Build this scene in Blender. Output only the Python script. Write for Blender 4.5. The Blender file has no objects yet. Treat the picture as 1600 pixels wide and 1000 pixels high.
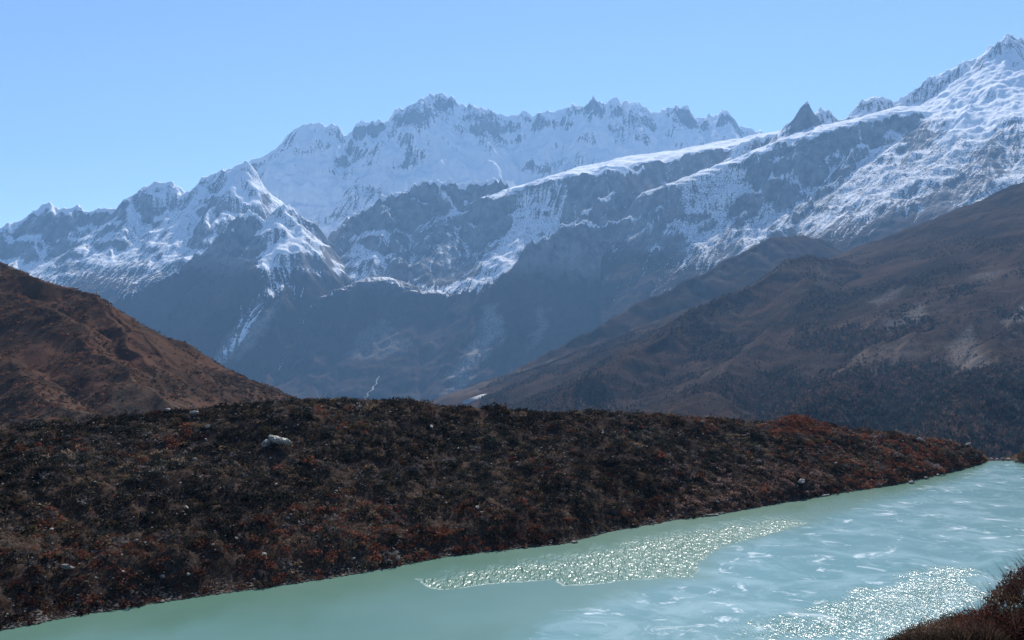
import bpy, math, random
import numpy as np
from mathutils import Vector

# ------------------------------------------------------------------ scene, camera, light
scene = bpy.context.scene
COL = scene.collection
R = math.radians
CAM_H = 30.0
PITCH = R(0.83)
FOC = 1386.0                                  # focal length in photo pixels (1600 wide)

cam_d = bpy.data.cameras.new('camera')
cam_d.sensor_width = 36.0
cam_d.lens = 36.0 * FOC / 1600.0
cam_d.clip_start = 0.3
cam_d.clip_end = 60000.0
cam = bpy.data.objects.new('camera', cam_d)
COL.objects.link(cam)
cam.location = (0, 0, CAM_H)
cam.rotation_euler = (math.pi / 2 + PITCH, 0, 0)
scene.camera = cam

SUN_AZ, SUN_EL = R(12.0), R(43.0)             # azimuth measured from +Y towards +X
sun_dir = Vector((math.sin(SUN_AZ) * math.cos(SUN_EL), math.cos(SUN_AZ) * math.cos(SUN_EL), math.sin(SUN_EL)))
sun_d = bpy.data.lights.new('sun', 'SUN')
sun_d.energy = 5.0
sun_d.angle = R(0.53)
sun_d.color = (1.0, 0.95, 0.88)
sun = bpy.data.objects.new('sun', sun_d)
COL.objects.link(sun)
sun.rotation_euler = sun_dir.to_track_quat('Z', 'Y').to_euler()
sun.location = (0, 0, 200)

world = bpy.data.worlds.new('World')
scene.world = world
world.use_nodes = True
wn, wl = world.node_tree.nodes, world.node_tree.links
sky = wn.new('ShaderNodeTexSky')
sky.sky_type = 'NISHITA'
sky.sun_disc = False
sky.sun_elevation = SUN_EL
sky.sun_rotation = SUN_AZ
sky.altitude = 3900.0
sky.air_density = 1.0
sky.dust_density = 0.05
sky.ozone_density = 2.1
wl.new(sky.outputs['Color'], wn['Background'].inputs['Color'])
wn['Background'].inputs['Strength'].default_value = 0.108

vs = scene.view_settings
vs.view_transform = 'Standard'
vs.look = 'None'
vs.exposure = 0.78
vs.gamma = 1.0
cy = scene.cycles
cy.max_bounces = 6
cy.diffuse_bounces = 2
cy.glossy_bounces = 2
cy.volume_bounces = 0
cy.transmission_bounces = 2
cy.transparent_max_bounces = 4
cy.caustics_reflective = False
cy.caustics_refractive = False
cy.sample_clamp_indirect = 4.0

rng = np.random.default_rng(7)

# ------------------------------------------------------------------ helpers
def P(px, py, Y):
    """World point at depth Y (metres along +Y) seen at photo pixel (px, py)."""
    sx = (px - 800.0) / FOC
    sz = (500.0 - py) / FOC
    c, s = math.cos(PITCH), math.sin(PITCH)
    dy, dz = c - s * sz, s + c * sz
    t = Y / dy
    return np.array((sx * t, Y, CAM_H + dz * t))

def G(px, py, z=0.0):
    """Point where the sight line through (px, py) meets the level z."""
    a = P(px, py, 100.0)
    t = (z - CAM_H) / (a[2] - CAM_H)
    return np.array((a[0] * t, 100.0 * t, z))

def ss(a, b, x):
    t = np.clip((x - a) / (b - a), 0, 1)
    return t * t * (3 - 2 * t)

def h01(ix, iy, seed):
    n = (ix.astype(np.int64) * 374761393 + iy.astype(np.int64) * 668265263 + seed * 974634777) & 0xFFFFFFFF
    n = ((n ^ (n >> 13)) * 1274126177) & 0xFFFFFFFF
    n = (n ^ (n >> 16)) & 0xFFFFFFFF
    n = (n * 2246822519) & 0xFFFFFFFF
    n = n ^ (n >> 15)
    return (n & 0xFFFFFF).astype(np.float32) / 16777216.0

def perlin(x, y, seed=0):
    ix, iy = np.floor(x), np.floor(y)
    fx, fy = (x - ix).astype(np.float32), (y - iy).astype(np.float32)
    ux, uy = fx * fx * fx * (fx * (fx * 6 - 15) + 10), fy * fy * fy * (fy * (fy * 6 - 15) + 10)
    def g(ox, oy):
        a = h01(ix + ox, iy + oy, seed) * (2 * math.pi)
        return np.cos(a) * (fx - ox) + np.sin(a) * (fy - oy)
    a, b, c, d = g(0, 0), g(1, 0), g(0, 1), g(1, 1)
    return (a + ux * (b - a) + uy * ((c + ux * (d - c)) - (a + ux * (b - a)))) * 1.5

def fbm(x, y, oct=4, seed=0, gain=0.5):
    s, a, f = 0, 1.0, 1.0
    for k in range(oct):
        s = s + a * perlin(x * f + 17.3 * k, y * f - 9.1 * k, seed + k)
        a *= gain; f *= 2.03
    return s

def ridged(x, y, oct=4, seed=0, gain=0.5):
    s, a, f, w = 0, 1.0, 1.0, 1.0
    for k in range(oct):
        n = 1 - np.abs(perlin(x * f + 5.7 * k, y * f + 3.3 * k, seed + k)) * 1.3
        n = np.clip(n, 0, 1) ** 2 * w
        s = s + a * n
        w = np.clip(n * 1.6, 0, 1)
        a *= gain; f *= 2.1
    return s

def gullies(x, y, gx, gy, seed):
    """One octave of slope-aligned rills: returns height and gradient of the rills (cell units)."""
    ix, iy = np.floor(x), np.floor(y)
    fx, fy = (x - ix).astype(np.float32), (y - iy).astype(np.float32)
    va = np.zeros_like(fx); vx = np.zeros_like(fx); vy = np.zeros_like(fx); wt = np.zeros_like(fx)
    f = np.float32(2 * math.pi)
    for i in (-1, 0, 1, 2):
        for j in (-1, 0, 1, 2):
            cx, cy_ = ix + i, iy + j
            ppx = fx - i + (h01(cx, cy_, seed) - 0.5)
            ppy = fy - j + (h01(cx, cy_, seed + 31) - 0.5)
            d = ppx * ppx + ppy * ppy
            w = np.exp(-2.2 * d)
            wt += w
            m = (ppx * gx + ppy * gy) * f
            va += np.cos(m) * w
            s = -np.sin(m) * w
            vx += s * gx; vy += s * gy
    return va / wt, vx / wt, vy / wt

def link_mesh(name, verts, faces, mat, attrs=None, colors=None, parent=None, smooth=False, kind=None, label=None, cat=None, group=None):
    verts = np.asarray(verts, np.float32).reshape(-1, 3)
    faces = np.asarray(faces, np.int32)
    me = bpy.data.meshes.new(name)
    me.vertices.add(len(verts))
    me.vertices.foreach_set('co', verts.ravel())
    k = faces.shape[1]
    me.loops.add(faces.size)
    me.loops.foreach_set('vertex_index', faces.ravel())
    me.polygons.add(len(faces))
    me.polygons.foreach_set('loop_start', np.arange(len(faces), dtype=np.int32) * k)
    me.polygons.foreach_set('loop_total', np.full(len(faces), k, np.int32))
    if smooth:
        me.polygons.foreach_set('use_smooth', np.ones(len(faces), bool))
    me.update(calc_edges=True)
    for an, av in (attrs or {}).items():
        a = me.attributes.new(an, 'FLOAT', 'POINT')
        a.data.foreach_set('value', np.asarray(av, np.float32).ravel())
    if colors is not None:
        a = me.attributes.new('tint', 'FLOAT_COLOR', 'POINT')
        c = np.ones((len(verts), 4), np.float32); c[:, :3] = colors
        a.data.foreach_set('color', c.ravel())
    me.materials.append(mat)
    o = bpy.data.objects.new(name, me)
    COL.objects.link(o)
    if parent: o.parent = parent
    tag(o, label, cat, kind, group)
    return o

def tag(o, label=None, cat=None, kind=None, group=None):
    if label: o['label'] = label
    if cat: o['category'] = cat
    if kind: o['kind'] = kind
    if group: o['group'] = group
    return o

def grid_faces(nr, nc):
    i = np.arange(nr * nc, dtype=np.int32).reshape(nr, nc)
    return np.stack([i[:-1, :-1], i[:-1, 1:], i[1:, 1:], i[1:, :-1]], -1).reshape(-1, 4)

# ------------------------------------------------------------------ materials
class NT:
    """Small wrapper to write node trees briefly."""
    def __init__(self, name):
        self.m = bpy.data.materials.new(name)
        self.m.use_nodes = True
        self.t = self.m.node_tree
        self.n, self.l = self.t.nodes, self.t.links
        self.b = self.n['Principled BSDF']
        self.out = self.n['Material Output']
    def put(self, sock, v):
        if isinstance(v, bpy.types.NodeSocket): self.l.new(v, sock)
        else: sock.default_value = v
    def pos(self):
        return self.n.new('ShaderNodeNewGeometry').outputs['Position']
    def noise(self, scale, detail=3.0, rough=0.55, vec=None, dist=0.0):
        t = self.n.new('ShaderNodeTexNoise')
        t.inputs['Scale'].default_value = scale; t.inputs['Detail'].default_value = detail
        t.inputs['Roughness'].default_value = rough; t.inputs['Distortion'].default_value = dist
        self.l.new(vec or self.pos(), t.inputs['Vector'])
        return t.outputs['Fac']
    def scaled(self, s, rot=(0, 0, 0)):
        m = self.n.new('ShaderNodeMapping')
        m.inputs['Scale'].default_value = s; m.inputs['Rotation'].default_value = rot
        self.l.new(self.pos(), m.inputs['Vector'])
        return m.outputs['Vector']
    def math(self, op, a, b=0.0, clamp=False):
        x = self.n.new('ShaderNodeMath'); x.operation = op; x.use_clamp = clamp
        self.put(x.inputs[0], a); self.put(x.inputs[1], b)
        return x.outputs[0]
    def ramp(self, v, lo, hi, to=(0.0, 1.0)):
        x = self.n.new('ShaderNodeMapRange'); x.interpolation_type = 'SMOOTHSTEP'
        self.put(x.inputs['Value'], v)
        x.inputs['From Min'].default_value = lo; x.inputs['From Max'].default_value = hi
        x.inputs['To Min'].default_value = to[0]; x.inputs['To Max'].default_value = to[1]
        return x.outputs['Result']
    def mix(self, f, a, b):
        x = self.n.new('ShaderNodeMix'); x.data_type = 'RGBA'
        self.put(x.inputs['Factor'], f)
        for s, v in ((x.inputs[6], a), (x.inputs[7], b)):
            self.put(s, v if isinstance(v, bpy.types.NodeSocket) else (*v, 1.0))
        return x.outputs[2]
    def attr(self, name, what='Fac'):
        a = self.n.new('ShaderNodeAttribute'); a.attribute_name = name
        return a.outputs[what]
    def bump(self, h, strength, dist):
        x = self.n.new('ShaderNodeBump')
        self.put(x.inputs['Strength'], strength)
        x.inputs['Distance'].default_value = dist
        self.l.new(h, x.inputs['Height'])
        return x.outputs['Normal']
    def set(self, **kw):
        for k, v in kw.items():
            k = {'color': 'Base Color', 'rough': 'Roughness', 'normal': 'Normal', 'spec': 'Specular IOR Level'}.get(k, k)
            s = self.b.inputs[k]
            if isinstance(v, tuple) and len(v) == 3: v = (*v, 1.0)
            self.put(s, v)
        return self.m

def mountain_material(name, cell, rock_a, rock_b, heath_a, heath_b, snow_col=(0.82, 0.84, 0.88), bump=1.0, scree=(.26, .24, .225)):
    t = NT(name)
    v = t.scaled((1 / cell, 1 / cell, 0.55 / cell))
    big = t.noise(0.25, 4, 0.6, v)
    mid = t.noise(1.3, 6, 0.65, v)
    fine = t.noise(8.0, 5, 0.7, v)
    rock = t.mix(t.ramp(mid, 0.35, 0.65), rock_a, rock_b)
    heath = t.mix(t.ramp(t.math('ADD', big, t.math('MULTIPLY', fine, 0.5)), 0.55, 0.95), heath_a, heath_b)
    ground = t.mix(t.ramp(t.math('ADD', t.attr('veg'), t.math('MULTIPLY', t.math('SUBTRACT', mid, 0.5), 1.0)), 0.35, 0.65), rock, heath)
    sv = t.math('ADD', t.attr('snow'), t.math('MULTIPLY', t.math('SUBTRACT', mid, 0.5), 0.5))
    sv = t.math('ADD', sv, t.math('MULTIPLY', t.math('SUBTRACT', fine, 0.5), 1.6))
    snow = t.ramp(sv, 0.34, 0.66)
    ground = t.mix(t.math('MULTIPLY', t.attr('scree'), t.ramp(fine, .3, .6)), ground, scree)
    col = t.mix(snow, ground, snow_col)
    hgt = t.math('ADD', t.math('MULTIPLY', mid, 1.0), t.math('MULTIPLY', fine, 0.4))
    t.set(color=col, rough=0.95, spec=0.0, normal=t.bump(hgt, 0.5 * bump, cell * 0.35))
    return t.m

# ------------------------------------------------------------------ mountains: ridges give the base form, slope-aligned gullies the erosion
def ridge_field(X, Y, ridges, floor, warp, seed):
    wx = X + warp * fbm(X / (warp * 5), Y / (warp * 5), 3, seed + 50)
    wy = Y + warp * fbm(X / (warp * 5) + 40, Y / (warp * 5), 3, seed + 60)
    h = np.full(X.shape, floor, np.float32)
    dr = np.full(X.shape, 1e6, np.float32)
    rough = np.ones(X.shape, np.float32)              # snow benches stay smooth
    for rd in ridges:
        pts, s0, s1, L, g, wd = rd
        for a, b in zip(pts[:-1], pts[1:]):
            a = np.asarray(a); b = np.asarray(b)
            ab = b[:2] - a[:2]
            t = np.clip(((wx - a[0]) * ab[0] + (wy - a[1]) * ab[1]) / max(ab @ ab, 1e-6), 0, 1)
            d = np.hypot(wx - a[0] - t * ab[0], wy - a[1] - t * ab[1])
            e = np.maximum(d - wd, 0)
            z = a[2] + t * (b[2] - a[2]) - (g * np.minimum(d, wd) + s1 * e + (s0 - s1) * L * (1 - np.exp(-e / L)))
            m = z > h
            h[m] = z[m]
            dr[m] = d[m]
            rough[m] = 0.12 if wd else 1.0
    return h, dr, rough

def blur(h, n):
    p = n // 2
    for ax in (0, 1):
        w = [(p, p), (0, 0)] if ax == 0 else [(0, 0), (p, p)]
        q = np.pad(h, w, 'edge').astype(np.float64)
        c = np.cumsum(q, ax)
        z = np.zeros_like(np.take(c, [0], ax))
        c = np.concatenate([z, c], ax)
        m = h.shape[ax]
        h = ((np.take(c, range(n, n + m), ax) - np.take(c, range(0, m), ax)) / n).astype(np.float32)
    return h

def poly_dist(X, Y, pts, closed=False):
    d = np.full(X.shape, 1e9, np.float32)
    q = list(zip(pts, np.roll(pts, -1, 0))) if closed else list(zip(pts[:-1], pts[1:]))
    for a, b in q:
        ab = b - a
        t = np.clip(((X - a[0]) * ab[0] + (Y - a[1]) * ab[1]) / (ab @ ab), 0, 1)
        d = np.minimum(d, np.hypot(X - a[0] - t * ab[0], Y - a[1] - t * ab[1]))
    return d
def inside(X, Y, pts):
    c = np.zeros(X.shape, bool)
    for a, b in zip(pts, np.roll(pts, -1, 0)):
        m = (a[1] > Y) != (b[1] > Y)
        xi = (b[0] - a[0]) * (Y - a[1]) / (b[1] - a[1] + 1e-12) + a[0]
        c ^= m & (X < xi)
    return c

def jag(pts, sub, amp, seed):
    """Subdivide a ridge and roughen it, so the skyline is broken rock rather than straight strokes."""
    r = np.random.default_rng(seed)
    out = []
    for a, b in zip(pts[:-1], pts[1:]):
        a, b = np.asarray(a), np.asarray(b)
        for k in range(sub):
            q = a + (b - a) * k / sub
            if k: q = q + np.array((r.normal() * amp * .6, r.normal() * amp * .6, r.normal() * amp))
            out.append(q)
    out.append(np.asarray(pts[-1]))
    return out

GK = 2.0                                     # rills per cell: long narrow gullies
def terrain(name, ridges, u0, u1, y0, y1, nu, nyy, floor, warp, cell, amp, seed, mat, snow_fn, veg_fn, rockamp, label, octs=5, reach=600.0, crag=0.0, streak=0.16, snow_shade=(), fans=(), dusty=0.0):
    u = np.linspace(u0, u1, nu)
    yy = np.exp(np.linspace(math.log(y0), math.log(y1), nyy))
    U, Yg = np.meshgrid(u, yy)
    Xg = U * Yg
    h, dr, rough = ridge_field(Xg, Yg, ridges, floor, warp, seed)
    def grad(h):
        hu = np.gradient(h, axis=1) / (u[1] - u[0])
        hy = np.gradient(h, axis=0) / np.gradient(yy)[:, None]
        return hu / Yg, hy - hu * U / Yg
    # soften the creases between cones a little before the gullies are cut
    hs = blur(blur(h, 9), 9)
    gx, gy = grad(hs)
    gm = np.hypot(gx, gy) + 1e-4
    keep = ss(0, reach, dr) * 0.85 + 0.15          # crests keep their traced height
    steep = np.clip(gm / 0.6, 0.15, 1.3)
    a, f = 1.0, 1.0 / cell
    dxs, dys = (gy / gm).astype(np.float32), (-gx / gm).astype(np.float32)
    ex = np.zeros_like(dxs); ey = np.zeros_like(dys)
    e = np.zeros_like(dxs); es = np.zeros_like(dxs)
    for o in range(octs):
        px_, py_ = dxs + ey * 0.55, dys - ex * 0.55
        pm = np.maximum(np.hypot(px_, py_), 1e-3)
        v, vx, vy = gullies(Xg * f, Yg * f, px_ / pm * np.float32(GK), py_ / pm * np.float32(GK), seed + 100 * o)
        vx /= GK; vy /= GK
        e += a * v
        if o >= 2: es += v
        ex += a * vx * (0.9 if o else 1.0); ey += a * vy * (0.9 if o else 1.0)
        a *= 0.52; f *= 2.0
    h = h + (e * amp * steep * keep).astype(np.float32)
    h = h + rockamp * (ridged(Xg / (cell * .45), Yg / (cell * .45), 5, seed + 7, 0.5) - 0.6) * np.clip(gm, 0.2, 1.2) * (0.35 + 0.65 * keep)
    if crag:
        h = h + crag * blur(rough, 9) * ss(260, 20, dr) * (ridged(Xg / 150, Yg / 150, 4, seed + 9, .6) - .75)
    h = np.maximum(h, floor + 4 * fbm(Xg / 300, Yg / 300, 2, seed))
    gx, gy = grad(blur(h, 9))
    nz = 1 / np.sqrt(1 + gx * gx + gy * gy)
    big = fbm(Xg / (cell * 3), Yg / (cell * 3), 4, seed + 5)
    sn = snow_fn(h, nz, e, big, Xg, Yg) - streak * es
    sc = np.zeros_like(h)
    if snow_shade or fans:
        c, s_ = math.cos(PITCH), math.sin(PITCH)
        dep = Yg * c + (h - CAM_H) * s_
        qx = 800 + FOC * Xg / dep + 7 * fbm(Xg / 90, Yg / 90, 4, seed + 70)
        qy = 500 - FOC * ((h - CAM_H) * c - Yg * s_) / dep + 7 * fbm(Xg / 90 + 50, Yg / 90, 4, seed + 75)
        def patch(p):
            p = np.array(p, float)
            m = np.zeros(h.shape, np.float32)
            b0 = (qx > p[:, 0].min() - 12) & (qx < p[:, 0].max() + 12) & (qy > p[:, 1].min() - 12) & (qy < p[:, 1].max() + 12)
            x, y = qx[b0], qy[b0]
            m[b0] = ss(-7, 7, np.where(inside(x, y, p), 1, -1) * poly_dist(x, y, p, True))
            return m
        for amt, p in snow_shade: sn = sn + amt * patch(p)  # patches of more or less snow; a few stand in for shade
        if dusty: sn = np.minimum(sn, dusty + .5 * ss(950, 1350, h + 120 * big))
        for amt, p in fans: sc = np.maximum(sc, amt * patch(p))
    vg = veg_fn(h, nz, e, big, Xg, Yg)
    V = np.stack([Xg, Yg, h], -1)
    link_mesh(name, V, grid_faces(nyy, nu), mat, {'snow': sn, 'veg': vg, 'scree': sc}, kind='structure', label=label, cat='mountain')
    return V

def PL(*t):
    """Ridge points: each (px, py) with its own depth, or sharing the last depth given."""
    out, y = [], None
    for q in t:
        if len(q) == 3: y = q[2]
        out.append(P(q[0], q[1], y))
    return out

rockA, rockB = (0.105, 0.100, 0.100), (0.24, 0.23, 0.225)
heathA, heathB = (0.034, 0.028, 0.025), (0.070, 0.050, 0.040)

# --- far snow massif
def ridge(seed, amp, sub, s0, s1, L, *t, bench=0.0, wide=0.0):
    return (jag(PL(*t), sub, amp, seed), s0, s1, L, bench, wide)
def spur(seed, s0, s1, L, amp, *t):
    return ridge(seed, amp, 4, s0, s1, L, *t)
F = [ridge(3, 16, 3, 1.6, 1.0, 700, (-250, 420, 8900), (-80, 380), (0, 352, 9000), (60, 345), (150, 335, 9100), (300, 300, 9300), (380, 262, 9500), (405, 249)),
    ridge(9, 4, 3, 1.6, 1.0, 700, (405, 249, 9500), (430, 228), (455, 208), (480, 192), (500, 191), (512, 199), bench=1.6, wide=1.0),
    ridge(10, 16, 3, 1.6, 1.0, 700, (512, 199, 9500), (522, 195),
               (536, 208), (550, 204), (570, 190), (592, 188), (606, 191), (622, 172), (640, 160), (660, 152), (682, 144, 9700), (705, 148), (722, 161),
               (745, 165), (768, 171), (790, 180), (815, 173), (832, 181), (860, 175), (892, 168), (906, 164), (925, 151), (942, 160), (968, 155), (986, 159),
               (1002, 168), (1030, 173), (1055, 164), (1080, 172), (1110, 181), (1125, 174), (1145, 186), (1172, 200), (1195, 208), (1260, 225), (1400, 235), (1600, 240), (1900, 260)),
    spur(11, 1.3, .9, 400, 14, (512, 199, 9500), (540, 240, 9250), (560, 280, 9000), (590, 330, 8700)),
    spur(12, 1.3, .9, 400, 14, (480, 192, 9500), (440, 270, 9150), (400, 340, 8800)),
    spur(13, 1.3, .9, 400, 16, (620, 174, 9550), (600, 230, 9250), (575, 300, 8900)),
    spur(14, 1.3, .9, 400, 16, (690, 146, 9700), (680, 200, 9400), (650, 260, 9100), (630, 310, 8800)),
    spur(15, 1.3, .9, 400, 16, (745, 165, 9650), (760, 220, 9350), (775, 280, 9000)),
    spur(16, 1.3, .9, 350, 16, (860, 175, 9650), (840, 225, 9350), (850, 280, 9000)),
    spur(17, 1.3, .9, 350, 16, (925, 152, 9650), (915, 210, 9350), (890, 270, 9000)),
    spur(18, 1.3, .9, 350, 16, (990, 160, 9650), (975, 200, 9400), (985, 250, 9100)),
    spur(19, 1.3, .9, 350, 16, (1057, 165, 9650), (1050, 205, 9400), (1060, 250, 9100)),
    spur(20, 1.3, .9, 350, 16, (1125, 175, 9650), (1130, 210, 9400)),
]
m_far = mountain_material('snow_massif_rock', 110, (0.10, 0.10, 0.105), (0.20, 0.19, 0.19), heathA, heathB)
terrain('snow_mountain', F, -0.72, 0.62, 7600, 11500, 1000, 520, -330, 45, 560, 15, 21, m_far,
        lambda h, nz, e, b, X, Y: ss(0.44, 0.66, nz + .06 * b) * 0.62 + ss(700, 1500, h + 200 * b) * 0.32 - .12 * ss(2050, 2500, h + 150 * b) - .10 * e,
        lambda h, nz, e, b, X, Y: np.zeros_like(h), 11,
        'far snow covered massif with a jagged crest under blue sky', reach=350, crag=30,
        snow_shade=[(-.22, [(606, 190), (640, 163), (682, 143), (716, 160), (702, 190), (650, 196)]), (-.6, [(640, 230), (654, 250), (650, 260), (618, 264), (630, 246)]), (-.28, [(958, 200), (1000, 184), (1012, 216), (960, 228)]),
             (-.35, [(730, 164), (770, 174), (792, 230), (762, 240), (736, 212)]), (-.25, [(543, 205), (592, 187), (612, 200), (602, 232), (560, 212)]), (-.45, [(903, 166), (926, 151), (946, 170), (915, 187)]), (-.35, [(1044, 170), (1076, 170), (1092, 202), (1050, 206)]),
             (-.3, [(500, 250), (546, 240), (562, 282), (520, 272)]), (-.35, [(498, 350), (560, 282), (604, 300), (540, 342)]), (-.3, [(800, 262), (900, 240), (960, 262), (860, 285)]), (.2, [(410, 250), (480, 194), (505, 196), (540, 320), (480, 330), (410, 320)])])

# --- left range and its front spur
L_ = [
    ridge(31, 12, 3, 1.35, .58, 520, (-420, 430, 6900), (-200, 380, 7100), (-60, 372, 7300), (0, 358, 7400), (40, 337, 7500), (80, 314, 7600), (97, 326), (115, 321), (135, 328), (160, 325), (185, 323), (200, 310), (216, 298), (238, 287), (262, 282),
            (278, 290), (288, 299), (305, 288), (325, 276), (348, 270), (364, 260), (378, 249), (388, 268), (394, 330, 7450), (398, 380, 7300)),
    spur(32, 1.2, .58, 400, 12, (80, 316, 7600), (40, 380, 7350), (-30, 430, 7000)),
    spur(33, 1.2, .58, 400, 12, (240, 287, 7600), (180, 340, 7300), (110, 400, 6950), (50, 450, 6600)),
    spur(34, 1.2, .58, 400, 12, (288, 299, 7600), (270, 340, 7350), (235, 385, 7000), (170, 430, 6600)),
    spur(35, 1.2, .58, 400, 12, (330, 276, 7600), (335, 310, 7300), (318, 350, 6900)),
    # front spur: lit bump over a big shaded face
    ridge(36, 10, 3, 1.6, 1.12, 620, (505, 376, 6250), (480, 352, 6200), (462, 328, 6150), (446, 317, 6100), (430, 333, 6050), (412, 343, 6000), (390, 328, 6000), (370, 337, 5950), (345, 362, 5900), (300, 402, 5800), (240, 440, 5700), (190, 466, 5600), (120, 500, 5450), (20, 540, 5200)),
    ridge(37, 8, 3, .72, 1.08, 400, (446, 318, 6100), (440, 355, 5900), (428, 400, 5700), (405, 460, 5450), (370, 530, 5250), (330, 580, 5100)),
    spur(38, 1.6, 1.12, 500, 10, (375, 338, 5930), (345, 392, 5750), (300, 450, 5550), (240, 520, 5350)),
]
m_left = mountain_material('left_range_rock', 90, rockA, rockB, heathA, heathB)
terrain('rocky_mountain', L_, -0.78, -0.08, 4100, 8600, 640, 620, -330, 40, 520, 12, 41, m_left,
        lambda h, nz, e, b, X, Y: ss(0.64, 0.80, nz) * ss(50, 550, h + 250 * b) * 0.66 + ss(600, 1400, h + 200 * b) * 0.36 - .10 * e,
        lambda h, nz, e, b, X, Y: ss(700, 100, h + 150 * b), 6,
        'rocky range with snowy ribs and a shaded face, left of the massif', crag=18, dusty=.66,
        snow_shade=[(.34, [(398, 348), (430, 322), (450, 313), (470, 338), (514, 378), (500, 396), (472, 392), (452, 440), (420, 472), (402, 450), (405, 400)]),
             (.22, [(370, 345), (340, 374), (300, 412), (240, 450), (185, 472), (190, 452), (255, 400), (275, 340), (300, 330), (330, 350), (365, 333)]),
             (-.45, [(374, 347), (398, 352), (402, 400), (400, 450), (372, 474), (330, 560), (200, 530), (192, 478), (242, 452), (302, 416), (345, 376)]),
             (.42, [(372, 474), (386, 498), (404, 462), (412, 470), (396, 520), (350, 560), (322, 574), (360, 530), (378, 506)]),
             (.22, [(236, 290), (300, 292), (382, 246), (420, 292), (402, 332), (370, 336), (340, 302), (300, 332), (240, 342)]),
             (-.2, [(68, 334), (84, 318), (112, 350), (132, 424), (90, 424), (70, 380)])],
        fans=[(.9, [(360, 520), (395, 500), (440, 470), (420, 510), (350, 575), (320, 575)])])

# --- middle range with the bowl
B = [
    ridge(51, 9, 3, 1.6, .8, 620, (440, 440, 6100), (480, 400, 6250), (505, 384, 6350), (540, 345, 6450), (560, 325, 6500), (590, 318, 6500), (612, 300, 6550), (640, 296), (655, 284, 6600), (680, 283), (700, 281), (720, 289), (745, 284), (770, 281), (790, 284), (812, 290)),
    ridge(50, 5, 3, 1.5, .75, 480, (812, 290, 6650), (830, 291), (850, 281), (872, 271), (900, 263), (917, 258), (930, 255), (960, 250), (985, 243, 6700), (1050, 235), (1100, 225, 6650), (1180, 211, 6600), (1230, 203, 6500), (1300, 195, 6400), bench=.36, wide=420),
    spur(52, 1.1, .60, 400, 10, (600, 316, 6500), (620, 360, 6200), (625, 410, 5900), (640, 448, 5650)),
    spur(54, 1.2, .6, 400, 8, (700, 283, 6600), (730, 330, 6450), (745, 380, 6250)),
    # lip of the bowl running down left, with a shaded face below
    ridge(55, 8, 3, 1.6, 1.12, 500, (800, 440, 5500), (760, 462, 5500), (700, 458, 5520), (640, 450, 5550), (600, 432, 5600), (540, 448, 5550), (480, 488, 5450), (420, 535, 5350), (360, 580, 5250), (300, 630, 5100), bench=.25, wide=110),
    spur(53, 1.4, .85, 400, 10, (560, 326, 6500), (520, 390, 6200), (470, 450, 5900), (420, 505, 5600)),
    # dark pyramid: crest descends left, its right arm runs level under the snow bench
    ridge(56, 9, 3, 1.7, 1.18, 650, (1000, 262, 6000), (948, 300, 5750), (892, 345, 5550), (842, 376, 5450), (792, 420, 5350), (748, 468, 5250), (700, 522, 5100), (650, 590, 4900), (610, 650, 4750)),
    ridge(60, 9, 3, 1.7, 1.18, 600, (892, 345, 5550), (930, 352, 5500), (980, 343, 5550), (1040, 350, 5550), (1100, 356, 5450), (1125, 340, 5450), (1170, 300, 5500)),
    spur(57, .70, .70, 300, 8, (872, 285, 6500), (850, 330, 6200), (805, 390, 5850), (750, 446, 5500)),
    spur(59, 1.6, 1.15, 400, 10, (985, 345, 5550), (1000, 420, 5300), (980, 500, 5050)),
]
m_mid = mountain_material('middle_range_rock', 85, rockA, rockB, heathA, heathB)
terrain('bowl_mountain', B, -0.42, 0.50, 3900, 7600, 800, 640, -330, 34, 500, 12, 61, m_mid,
        lambda h, nz, e, b, X, Y: ss(0.64, 0.80, nz) * ss(50, 500, h + 220 * b) * 0.66 + ss(850, 1250, h + 150 * b) * ss(.62, .85, nz) * 0.4 + .14 * ss(350, 800, h + 150 * b) - .10 * e,
        lambda h, nz, e, b, X, Y: ss(600, 50, h + 150 * b), 5,
        'dark shaded range with a snow dusted bowl in the middle', crag=26, dusty=.62,
        snow_shade=[(-.34, [(612, 312), (650, 290), (700, 288), (792, 290), (803, 330), (790, 378), (742, 428), (700, 446), (640, 438), (616, 400), (602, 350)]),
             (1.0, [(684, 290), (695, 290), (714, 330), (706, 336)]),
             (.32, [(812, 298), (870, 284), (890, 300), (872, 342), (832, 376), (782, 432), (748, 456), (690, 472), (640, 456), (700, 446), (738, 430), (772, 390), (802, 350)]),
             (-.8, [(890, 354), (1040, 360), (1110, 362), (1132, 400), (1060, 460), (900, 540), (760, 610), (680, 610), (720, 520), (762, 466), (830, 392)]),
             (-.7, [(310, 630), (400, 562), (480, 502), (540, 458), (600, 442), (640, 462), (742, 464), (742, 540), (640, 630)]),
             (-.12, [(500, 392), (560, 334), (610, 312), (600, 350), (560, 400), (520, 420), (470, 470), (440, 480)])],
        fans=[(1, [(756, 480), (776, 476), (788, 520), (766, 546), (722, 596), (700, 588), (746, 530)]), (.7, [(842, 484), (856, 480), (852, 520), (828, 546)]), (.8, [(676, 634), (714, 594), (740, 586), (700, 630)]),
              (.5, [(560, 520), (600, 500), (640, 540), (600, 560), (540, 560)]), (.6, [(400, 540), (450, 500), (480, 500), (430, 550), (380, 590)])])

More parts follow.
